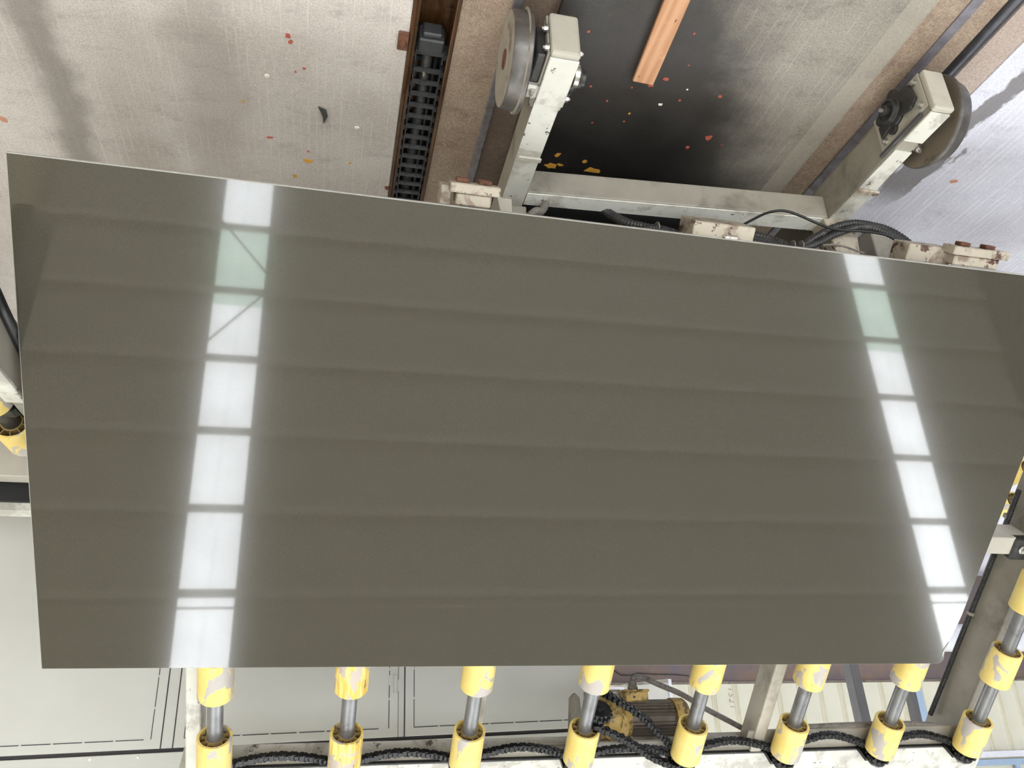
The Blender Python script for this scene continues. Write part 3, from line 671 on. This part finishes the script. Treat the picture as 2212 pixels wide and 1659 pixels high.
# added black tank in the shade under the table
hk = thing('dark_filler', 'added black tank in the shadow below the slab between the trolley beams', 'filler', (-1.0, 2.4, FZ))
mk('filler_body', MB().box((-1.32, 2.10, FZ), (-.56, 2.60, -1.30)), 'black', hk, bevel=.01)  # black box put in for the deep shade in the gap below the slab
mk('gritty_ledge', MB().box((-1.30, 2.06, -1.50), (-.60, 2.10, -1.49)), 'rust', hk)
mk('side_bracket', MB().prism([(-.86, 1.93, -1.46), (-.95, 1.93, -1.47), (-.97, 1.93, -1.40), (-.84, 1.93, -1.38)], (0, .02, 0)), 'paint_dull', hk)
mk('side_bracket', MB().prism([(-.99, 1.92, -1.47), (-1.06, 1.92, -1.47), (-1.04, 1.92, -1.42), (-1.00, 1.92, -1.43)], (0, .02, 0)), 'paint_dull', hk)

# ---------------------------------------------------------------- hoses by the lower slab edge
def hose(pts, r, label, corr=(.010, .84), mat='hose', cat='hose', name='corrugated_hose', group=None):
    return tag(mk(name, MB().tube(pts, r, 12, corr), mat, smooth=True), label, cat, group)
YH = 1.78
hose([(-1.84, YH, -1.385), (-1.815, YH, -1.42), (-1.782, YH, -1.474), (-1.723, YH, -1.512), (-1.656, YH, -1.524), (-1.586, YH, -1.522), (-1.515, YH+.01, -1.500), (-1.44, YH+.02, -1.455), (-1.39, YH+.02, -1.420), (-1.33, YH+.02, -1.410), (-1.254, YH+.02, -1.425), (-1.16, YH+.03, -1.436), (-1.05, YH+.03, -1.430), (-.95, YH+.04, -1.395)], .0135, 'upper black corrugated hose arching over the trolley into the right slab stop')
hose([(-1.83, YH-.02, -1.365), (-1.79, YH-.02, -1.41), (-1.745, YH-.02, -1.455), (-1.68, YH-.02, -1.488), (-1.60, YH-.02, -1.496), (-1.51, YH, -1.468), (-1.44, YH, -1.425), (-1.36, YH, -1.395), (-1.25, YH+.01, -1.405), (-1.15, YH+.02, -1.42)], .0115, 'lower black corrugated hose running beside the thicker one into the right slab stop')
hose([(-1.12, YH+.05, -1.462), (-1.25, YH+.05, -1.466), (-1.33, YH+.05, -1.452), (-1.37, YH+.04, -1.42)], .014, 'short black corrugated hose lying against the cross beam')
hose([(-.74, YH+.16, -1.62), (-.79, YH+.12, -1.54), (-.824, YH+.06, -1.462), (-.862, YH+.03, -1.43), (-.90, YH+.01, -1.408), (-.93, YH, -1.385)], .015, 'grey-black corrugated hose dropping behind the middle of the slab edge', (.011, .8))
hose([(-.60, YH+.15, -1.60), (-.575, YH+.10, -1.52), (-.545, YH+.04, -1.45), (-.515, YH, -1.415), (-.48, YH, -1.38)], .012, 'grey corrugated hose beside the left trolley beam', (.008, .8), 'hose_grey')
hose([(-.84, YH, -1.392), (-.88, YH, -1.405), (-.93, YH, -1.40), (-.98, YH, -1.385)], .014, 'black corrugated hose half hidden below the slab edge by the middle bracket')
hose([(-1.16, 1.77, -1.44), (-1.215, 1.765, -1.475), (-1.265, 1.76, -1.503), (-1.32, 1.755, -1.516), (-1.375, 1.755, -1.506), (-1.44, 1.755, -1.482), (-1.50, 1.76, -1.474), (-1.60, 1.755, -1.475), (-1.69, 1.755, -1.470), (-1.76, 1.755, -1.425), (-1.80, 1.755, -1.39)], .0042, 'thin black cable looping in front of the cross beam', None, 'cable', 'cable', 'cable')
hose([(-1.44, 1.76, -1.405), (-1.50, 1.76, -1.412), (-1.585, 1.76, -1.392)], .003, 'thin grey wire crossing the trolley upright', None, 'hose_grey', 'cable', 'cable')
for k, (x, z) in enumerate(((-1.628, -1.508), (-1.345, -1.405), (-1.375, -1.407), (-.893, -1.412))):
    m = MB(); m.lathe((x-.003, YH+.0, z), (1, 0, .1), [(0, .0168), (.004, .0168)], 14)
    tag(mk('cable_tie', m, 'hose_grey'), ['grey cable tie round the two hoses above the bright floor', 'grey cable tie on the hose left of the trolley upright', 'grey cable tie on the hose nearest the trolley upright', 'grey cable tie on the hose behind the middle of the slab edge'][k], 'cable tie')

# ---------------------------------------------------------------- rails, trench, cable chain
tag(mk('floor_rail', MB().box((-.392, -3, FZ-.06), (-.365, 8, FZ-.0005)), 'rail', bevel=.004), 'pitted grey steel rail under the left trolley wheel', 'rail')
tag(mk('floor_rail', MB().cyl((-1.672, -3, FZ-.016), (-1.672, 8, FZ-.016), .0195, 20), 'darkrail', smooth=True), 'dark rounded steel rail under the right trolley wheel', 'rail')
tag(mk('flat_bar', MB().box((-1.585, -3, FZ-.012), (-1.553, 8, FZ-.008)), 'railflat'), 'flat purple-grey steel bar set in the brown strip by the right rail', 'bar')
cn = thing('steel_channel', 'oily brown steel channel sunk in the floor holding the cable chain', 'channel', (-.17, 1.5, FZ-.11))
m = MB(); m.box((-.2355, -3, FZ-.113), (-.1115, 7.9, FZ-.105)); mk('channel_base', m, 'oilsteel', cn)
mk('channel_side', MB().box((-.1235, -3, FZ-.105), (-.1115, 7.9, FZ+.006)), 'oilsteel', cn, bevel=.003)
mk('channel_side', MB().box((-.2355, -3, FZ-.105), (-.2235, 7.9, FZ+.004)), 'oilsteel', cn, bevel=.003)
mk('channel_lip', MB().box((-.133, -3, FZ-.03), (-.1235, 7.9, FZ-.022)), 'oilsteel', cn)
lg = MB(); lg.box((-.1115, 1.515, FZ), (-.083, 1.575, FZ+.008)); mk('fixing_lug', lg, 'rust', cn, bevel=.002)
mk('bolt', MB().hexbolt((-.097, 1.548, FZ+.008), (0, 0, 1), .008, .009), 'rust', cn)
mk('bolt', MB().hexbolt((-.105, 2.17, FZ+.0), (0, 0, 1), .006, .006), 'rust', cn)
cc = thing('cable_chain', 'dark grey plastic cable chain lying in the steel channel', 'cable chain', (-.175, 1.6, FZ-.1))
lk = MB(); pz = .046
def T0_(x, y, z): return (x, y, z)
for sx_ in (-1, 1):
    lk.box((sx_*.040-(.004 if sx_ > 0 else 0), 0, -.055), (sx_*.040+(.004 if sx_ < 0 else 0), pz*.92, 0))
    lk.box((sx_*.044-.003, pz*.2, -.045), (sx_*.044+.003, pz*.62, -.004))
lk.box((-.037, .0, -.005), (.037, .014, .001)); lk.box((-.037, .0, -.052), (.037, .014, -.046))
lk.box((-.022, .002, .001), (-.013, .011, .003)); lk.box((.013, .002, .001), (.022, .011, .003))
LM = bpy.data.meshes.new('chain_link'); LM.from_pydata([tuple(v) for v in lk.v], [], lk.f); LM.materials.append(M['chainlink'])
for k in range(26):
    y = 1.60 + k*pz + (.012 if k else -.006)
    o = bpy.data.objects.new('chain_link', LM); COL.objects.link(o); o.parent = cc
    o.location = Vc((-.177-.006*k/20, y, FZ-.028)) - ORG[cc.name]
ed = MB(); ed.box((-.213, 1.555, FZ-.085), (-.141, 1.602, FZ-.026)); ed.box((-.205, 1.54, FZ-.08), (-.15, 1.556, FZ-.035)); mk('end_bracket', ed, 'chainlink', cc, bevel=.004)
mk('inner_hose', MB().tube([(-.172, 1.60, FZ-.05), (-.174, 1.9, FZ-.052), (-.170, 2.3, FZ-.05), (-.178, 2.8, FZ-.052)], .017, 12, (.007, .86)), 'hose', cc, smooth=True)
mk('inner_hose', MB().tube([(-.200, 1.60, FZ-.06), (-.198, 2.0, FZ-.062), (-.202, 2.4, FZ-.06), (-.2, 2.8, FZ-.062)], .010, 10), 'cable', cc, smooth=True)
mk('bolt', MB().cyl((-.168, 1.668, FZ-.034), (-.170, 1.685, FZ-.030), .007, 12), 'bright', cc, smooth=True)

# ---------------------------------------------------------------- loose things on the floor
wp = MB()
wp.hexa([(-.758, 1.55, FZ+.001), (-.822, 1.553, FZ+.001), (-.775, .6, FZ+.001), (-.70, .6, FZ+.001), (-.752, 1.535, FZ+.026), (-.816, 1.538, FZ+.026), (-.77, .6, FZ+.026), (-.695, .6, FZ+.026)])
tag(mk('wooden_batten', wp, 'wood', bevel=.002), 'orange-brown wooden batten lying on the black-stained floor', 'batten')
def blob(cx, cy, r, k=9, st=1.0, rot=0, seed=0):
    rr = random.Random(seed); pts = []
    for i in range(k):
        a = 2*math.pi*i/k; q = r*rr.uniform(.6, 1.15); x, y = math.cos(a)*q*st, math.sin(a)*q
        pts.append((cx+x*math.cos(rot)-y*math.sin(rot), cy+x*math.sin(rot)+y*math.cos(rot), FZ))
    return pts
fl_l = bpy.data.objects['floor']; fl_m = bpy.data.objects['floor.001']; fl_r = bpy.data.objects['floor.002']
ORG['floor'] = ORG['floor.001'] = ORG['floor.002'] = Vc((0, 0, -H))
def splash(par, spots, mat, label):
    for i, (x, y, r, st, rot) in enumerate(spots):
        o = mk('paint_splash', MB().prism(blob(x, y, r, 10, st, rot, int(abs(x*1000)+y*777)), (0, 0, .0012)), mat, par)
        o['label'] = label
splash(fl_l, [(.206, 1.593, .009, 1.0, .3), (.199, 1.612, .007, 1.3, 1.2), (.189, 1.715, .004, 1, 0), (.165, 1.698, .005, 1, 0), (.27, 1.998, .006, 2, .2), (.155, 2.04, .004, 1, 0)], 'red_paint', 'spot of red paint')
splash(fl_l, [(.156, 2.086, .011, 1.5, .1), (.201, 2.169, .010, .8, .2), (.023, 2.069, .005, 1, 0), (.34, 1.86, .005, 1, 0)], 'yellow_paint', 'spot of yellow paint')
splash(fl_l, [(1.045, 2.075, .016, .8, .6)], 'orange_paint', 'spot of orange paint')
splash(fl_m, [(-.627, 1.955, .016, 1.4, 0), (-.634, 1.900, .009, 1.6, .8), (-.768, 1.95, .013, 2.4, 0), (-.73, 1.915, .009, 1.1, 0), (-.80, 1.68, .004, 1, 0), (-.655, 1.945, .006, 2, 0)], 'yellow_paint', 'spot of yellow paint')
splash(fl_m, [(-1.086, 1.731, .014, 1, .2), (-1.038, 1.784, .006, 1.3, 0), (-1.042, 1.561, .007, 1, 0), (-.822, 1.562, .006, 1.5, 0), (-.855, 1.53, .006, 1.6, 0), (-.868, 1.365, .005, .6, 0), (-.583, 1.417, .005, 1, 0), (-.795, 1.715, .004, 1, 0), (-.716, 1.645, .004, 1, 0), (-.77, 1.58, .004, 1, 0), (-.93, 1.60, .005, 1, 0), (-.90, 1.47, .003, 1, 0), (-.65, 1.60, .004, 1, 0), (-.70, 1.74, .004, 1, 0)], 'red_paint', 'spot of red paint')
splash(fl_m, [(-.879, 1.626, .005, 1.4, .1), (-.934, 1.555, .003, 1, 0), (-.80, 1.50, .003, 1, 0)], 'white_chip', 'white fleck')
splash(fl_r, [(-2.03, 1.76, .012, 1.2, .4), (-1.80, 1.62, .014, 1, 0)], 'orange_paint', 'spot of orange paint')
sc = MB(); sc.prism([(.125, 1.833, FZ+.002), (.103, 1.842, FZ+.002), (.097, 1.868, FZ+.002), (.109, 1.902, FZ+.002), (.112, 1.87, FZ+.002)], (0, 0, .004))
tag(mk('rubber_scrap', sc, 'rubber'), 'small pointed dark scrap on the pale concrete left of the channel', 'scrap')
for (x, y, r, lb_) in ((.010, 1.902, .005, 'white stone fleck on the floor right of the dark scrap'), (.268, 1.745, .005, 'white stone fleck on the floor below the red paint spot')):
    tag(mk('stone_chip', MB().prism(blob(x, y, r, 6, 1.5, .3, 5), (0, 0, .004)), 'white_chip'), lb_, 'chip')

# ---------------------------------------------------------------- enclosure cabinets behind the table
TILT = .0225
def CT(x, y, z): return Vc((x + (z)*TILT*-1, 4.0+y, -.060 + TILT*(x+.2) + z))
en = thing('machine_enclosure', 'light grey enamelled machine enclosure with hinged doors behind the left half of the table', 'enclosure', (0, 4.2, FZ))
mk('body', MB().box((-1.405, .03, FZ+.09), (2.2, .8, .30), CT), 'cabinet', en)
mk('top_rail', MB().box((-1.405, .0, .016), (2.2, .03, .28), CT), 'cabinet', en, bevel=.002)
screws = [(.93, .03), (.74, .03), (.55, .03), (.36, .03), (.18, .03), (.05, .03), (-.14, .03), (-.30, .03), (-.48, .03), (-.68, .03), (-.90, .03), (-1.2, .03)]
for x, z in screws: mk('screw', MB().cyl(CT(x, .0, z), CT(x, -.003, z), .005, 8), 'bright', en)
def door(x0, x1, hinge=None):
    d = mk('door', MB().box((x1, -.004, FZ+.16), (x0, .028, .0), CT), 'cabinet', en, bevel=.002)
    sl_ = MB(); ins = .042; zz = -.038
    x = x0-ins
    while x-.11 > x1+ins:
        sl_.box((x-.112, -.0055, zz-.0018), (x, -.0035, zz+.0018), CT); x -= .122
    for xv in (x0-ins, x1+ins):
        z = zz
        while z > -1.3:
            sl_.box((xv-.0016, -.0055, z-.122), (xv+.0016, -.0035, z), CT); z -= .132
    mk('slotted_seam', sl_, 'slot', d)
    return d
door(2.1, .655); d2 = door(.603, -.372); door(-.405, -1.335)
mk('door_post', MB().box((.606, -.002, FZ+.16), (.652, .03, -.0), CT), 'cabinet', en)
mk('door_post', MB().box((-.400, -.002, FZ+.16), (-.374, .03, -.0), CT), 'cabinet', en)
mk('door_gap', MB().box((-1.40, .012, .0), (2.1, .029, .017), CT), 'slot', en)
for xg in (.654, .6045, -.402): mk('door_gap', MB().box((xg-.0022, -.0045, FZ+.16), (xg+.0022, -.001, .004), CT), 'slot', en)
mk('corner_trim', MB().box((-1.405, -.004, FZ+.16), (-1.362, .03, .0), CT), 'cabinet', en, bevel=.002)
mk('door_gap', MB().box((-1.361, .0, FZ+.16), (-1.357, .02, .0), CT), 'slot', en)
hg = MB(); hg.cyl(CT(-.358, -.012, -.27), CT(-.358, -.012, -.19), .010, 12); hg.box((-.388, -.007, -.25), (-.358, -.004, -.195), CT); hg.box((-.352, -.007, -.27), (-.325, -.004, -.225), CT)
mk('hinge', hg, 'cabinet', d2, smooth=True)

# ---------------------------------------------------------------- posts and boxes beyond the table
p = MB(); p.hexa([(-3.13, 4.5, -1.75), (-3.19, 4.5, -1.75), (-3.19, 4.58, -1.75), (-3.13, 4.58, -1.75), (-3.20, 4.5, .3), (-3.262, 4.5, .3), (-3.262, 4.58, .3), (-3.20, 4.58, .3)])
tag(mk('steel_post', p, 'darkpost', bevel=.003), 'charcoal steel post behind the seventh roller', 'post')
p = thing('steel_post', 'pale blue and grey steel post behind the last roller but one', 'post', (-3.62, 4.5, FZ))
mk('post_side', MB().box((-3.598, 4.5, FZ), (-3.565, 4.56, .3)), 'darkpost', p); mk('post_face', MB().box((-3.645, 4.497, FZ), (-3.598, 4.56, .3)), 'bluepost', p)
cbx = thing('control_box', 'white metal control box with grey lower rim beyond the geared motor', 'control box', (-2.85, 7.0, -.48))
mk('box_body', MB().hexa([(-3.045, 7, -.505), (-2.645, 7, -.475), (-2.645, 7.3, -.475), (-3.045, 7.3, -.505), (-3.045, 7, .2), (-2.645, 7, .2), (-2.645, 7.3, .2), (-3.045, 7.3, .2)]), 'cabinet', cbx)
mk('box_rim', MB().hexa([(-3.05, 6.98, -.535), (-2.645, 6.98, -.495), (-2.645, 7.3, -.495), (-3.05, 7.3, -.535), (-3.05, 6.98, -.508), (-2.645, 6.98, -.476), (-2.645, 7.3, -.476), (-3.05, 7.3, -.508)]), 'paint_dull', cbx)
mk('box_edge', MB().box((-3.075, 6.97, -.53), (-3.045, 7.0, .2)), 'whitepipe', cbx)
vp = thing('vent_panel', 'small white-framed grey panel beside the enclosure above the motor', 'panel', (-2.54, 7.0, -.47))
mk('panel', MB().box((-2.60, 7.02, -.45), (-2.30, 7.05, .1)), 'motor', vp); mk('panel_frame', MB().box((-2.63, 7.0, -.47), (-2.30, 7.03, -.452)), 'whitepipe', vp); mk('panel_frame', MB().box((-2.632, 7.0, -.452), (-2.612, 7.03, .1)), 'whitepipe', vp)
for k in range(5): mk('louvre', MB().box((-2.60, 7.0, -.43+k*.035), (-2.50, 7.02, -.42+k*.035)), 'paint_dull', vp)

# ---------------------------------------------------------------- level conveyor at the image's left
KF = 1.065
def KB(a, b):
    f = lambda p: (p[0]*KF, p[1]*KF, p[2]*KF if p[2] > -1.5 else p[2])
    return MB().box(f(a), f(b))
cv = thing('roller_conveyor', 'level grey-white roller conveyor beside the left end of the slab', 'conveyor', (1.3, 2.4, FZ))
mk('end_beam', KB((.80, 1.55, -1.0), (.845, 2.62, -.862)), 'paint_dull', cv, bevel=.003)
tag(mk('end_rail', KB((.797, 1.5, -.862), (.848, 2.10, -.848)), 'paint_worn', cv, bevel=.003), 'bright white top rail')
mk('far_beam', KB((.75, 2.75, -1.05), (2.4, 2.82, -.853)), 'paint', cv, bevel=.003)
mk('chain_guard', KB((.70, 2.84, -1.0), (2.4, 2.86, -.795)), 'black', cv)
mk('chain_tray', KB((.70, 2.80, -.90), (2.4, 2.95, -.86)), 'grease', cv)
mk('guard_rail', KB((.70, 2.86, -.84), (2.4, 2.93, -.765)), 'paint_worn', cv, bevel=.004)
mk('inner_bar', KB((.72, 2.50, -1.0), (2.4, 2.54, -.955)), 'grease', cv)
for x in (.90, 1.34, 1.78):
    ZC = -.875
    so = mk('roller', MB().cyl((x*KF, 1.72, ZC*KF), (x*KF, 2.75*KF, ZC*KF), .0265, 20), 'bearing', cv, smooth=True)
    for y in (2.005, 2.30):
        place(WM, 'wheel', so, (x*KF, y*KF, ZC*KF), (0, 1, 0), random.uniform(0, 6)); place(CM, 'wheel_hub', so, (x*KF, y*KF, ZC*KF), (0, 1, 0), .2)
    mk('bearing_housing', KB((x-.05, 2.17, ZC-.05), (x+.05, 2.23, ZC+.02)), 'grease', cv, bevel=.01)
    mk('leg', KB((x-.03, 2.76, FZ), (x+.03, 2.81, -1.04)), 'paint', cv)
mk('leg', KB((.80, 2.55, FZ), (.845, 2.60, -1.0)), 'paint', cv)
hose([(.90, 1.70, -1.13), (.865, 1.86, -1.085), (.843, 1.95, -1.035), (.840, 2.08, -1.010), (.842, 2.2, -1.0), (.845, 2.4, -1.0)], .014, 'thick black cable beside the end of the level conveyor', None, 'cable', 'cable', 'cable')

# ---------------------------------------------------------------- machine glimpsed past the right slab end
fm_ = thing('far_roller_stand', 'yellow-wheeled roller stand glimpsed past the right edge of the slab', 'roller stand', (-4.3, 4.2, FZ))
def ray(px, py, D):   # bakes to constants: a point D metres in front of the lens
    d = r2*((px-1106)/1688.9) - u2*((py-829.5)/1688.9) + fw; return d*D
for px, py in ((2192, 1082), (2222, 1012)):
    c = ray(px, py, 4.6)
    so = mk('roller', MB().cyl(c-Vc((0, .35, 0)), c+Vc((0, .5, 0)), .0265, 18), 'steel', fm_, smooth=True)
    place(WM, 'wheel', so, c, (0, 1, 0), .4); place(CM, 'wheel_hub', so, c, (0, 1, 0), .7)
cs = [ray(2192, 1082, 4.6), ray(2222, 1012, 4.6)]
x0_, x1_ = min(c_.x for c_ in cs)-.08, max(c_.x for c_ in cs)+.08
for yy in (.38, -.30):
    a_, b_ = cs
    ym = (a_.y+b_.y)/2+yy; lo_, hi_ = (a_, b_) if a_.x < b_.x else (b_, a_)
    zf = lambda x: lo_.z+(hi_.z-lo_.z)*(x-lo_.x)/(hi_.x-lo_.x)
    mk('stand_rail', MB().hexa([(x0_, ym, zf(x0_)-.09), (x1_, ym, zf(x1_)-.09), (x1_, ym+.04, zf(x1_)-.09), (x0_, ym+.04, zf(x0_)-.09), (x0_, ym, zf(x0_)-.02), (x1_, ym, zf(x1_)-.02), (x1_, ym+.04, zf(x1_)-.02), (x0_, ym+.04, zf(x0_)-.02)]), 'paint', fm_)
    for xx in (x0_, x1_-.04): mk('stand_leg', MB().box((xx, ym, FZ), (xx+.04, ym+.04, zf(xx)-.05)), 'paint', fm_)
c = ray(2170, 1118, 5.2); mk('stand_beam', MB().box((c.x-.5, c.y, c.z-.02), (c.x+.12, c.y+.1, c.z+.10)), 'sheet', fm_)
mk('stand_leg', MB().box((c.x-.1, c.y+.02, FZ), (c.x-.02, c.y+.08, c.z)), 'paint', fm_)
mk('stand_leg', MB().box((c.x-.45, c.y+.02, FZ), (c.x-.37, c.y+.08, c.z)), 'paint', fm_)
c = ray(2200, 1030, 6.3); 
shm = MB()
for k in range(7):
    shm.hexa([(c.x-.35+k*.11, c.y, c.z-.3), (c.x-.25+k*.11, c.y+.04, c.z-.3), (c.x-.24+k*.11, c.y+.06, c.z-.3), (c.x-.36+k*.11, c.y+.05, c.z-.3), (c.x-.35+k*.11, c.y, c.z-.02), (c.x-.25+k*.11, c.y+.05, c.z+.01), (c.x-.24+k*.11, c.y+.07, c.z+.01), (c.x-.36+k*.11, c.y+.05, c.z-.02)])
tag(mk('plastic_sheeting', shm, 'sheet'), 'crumpled shiny pale plastic sheeting beyond the right edge of the slab', 'sheeting')
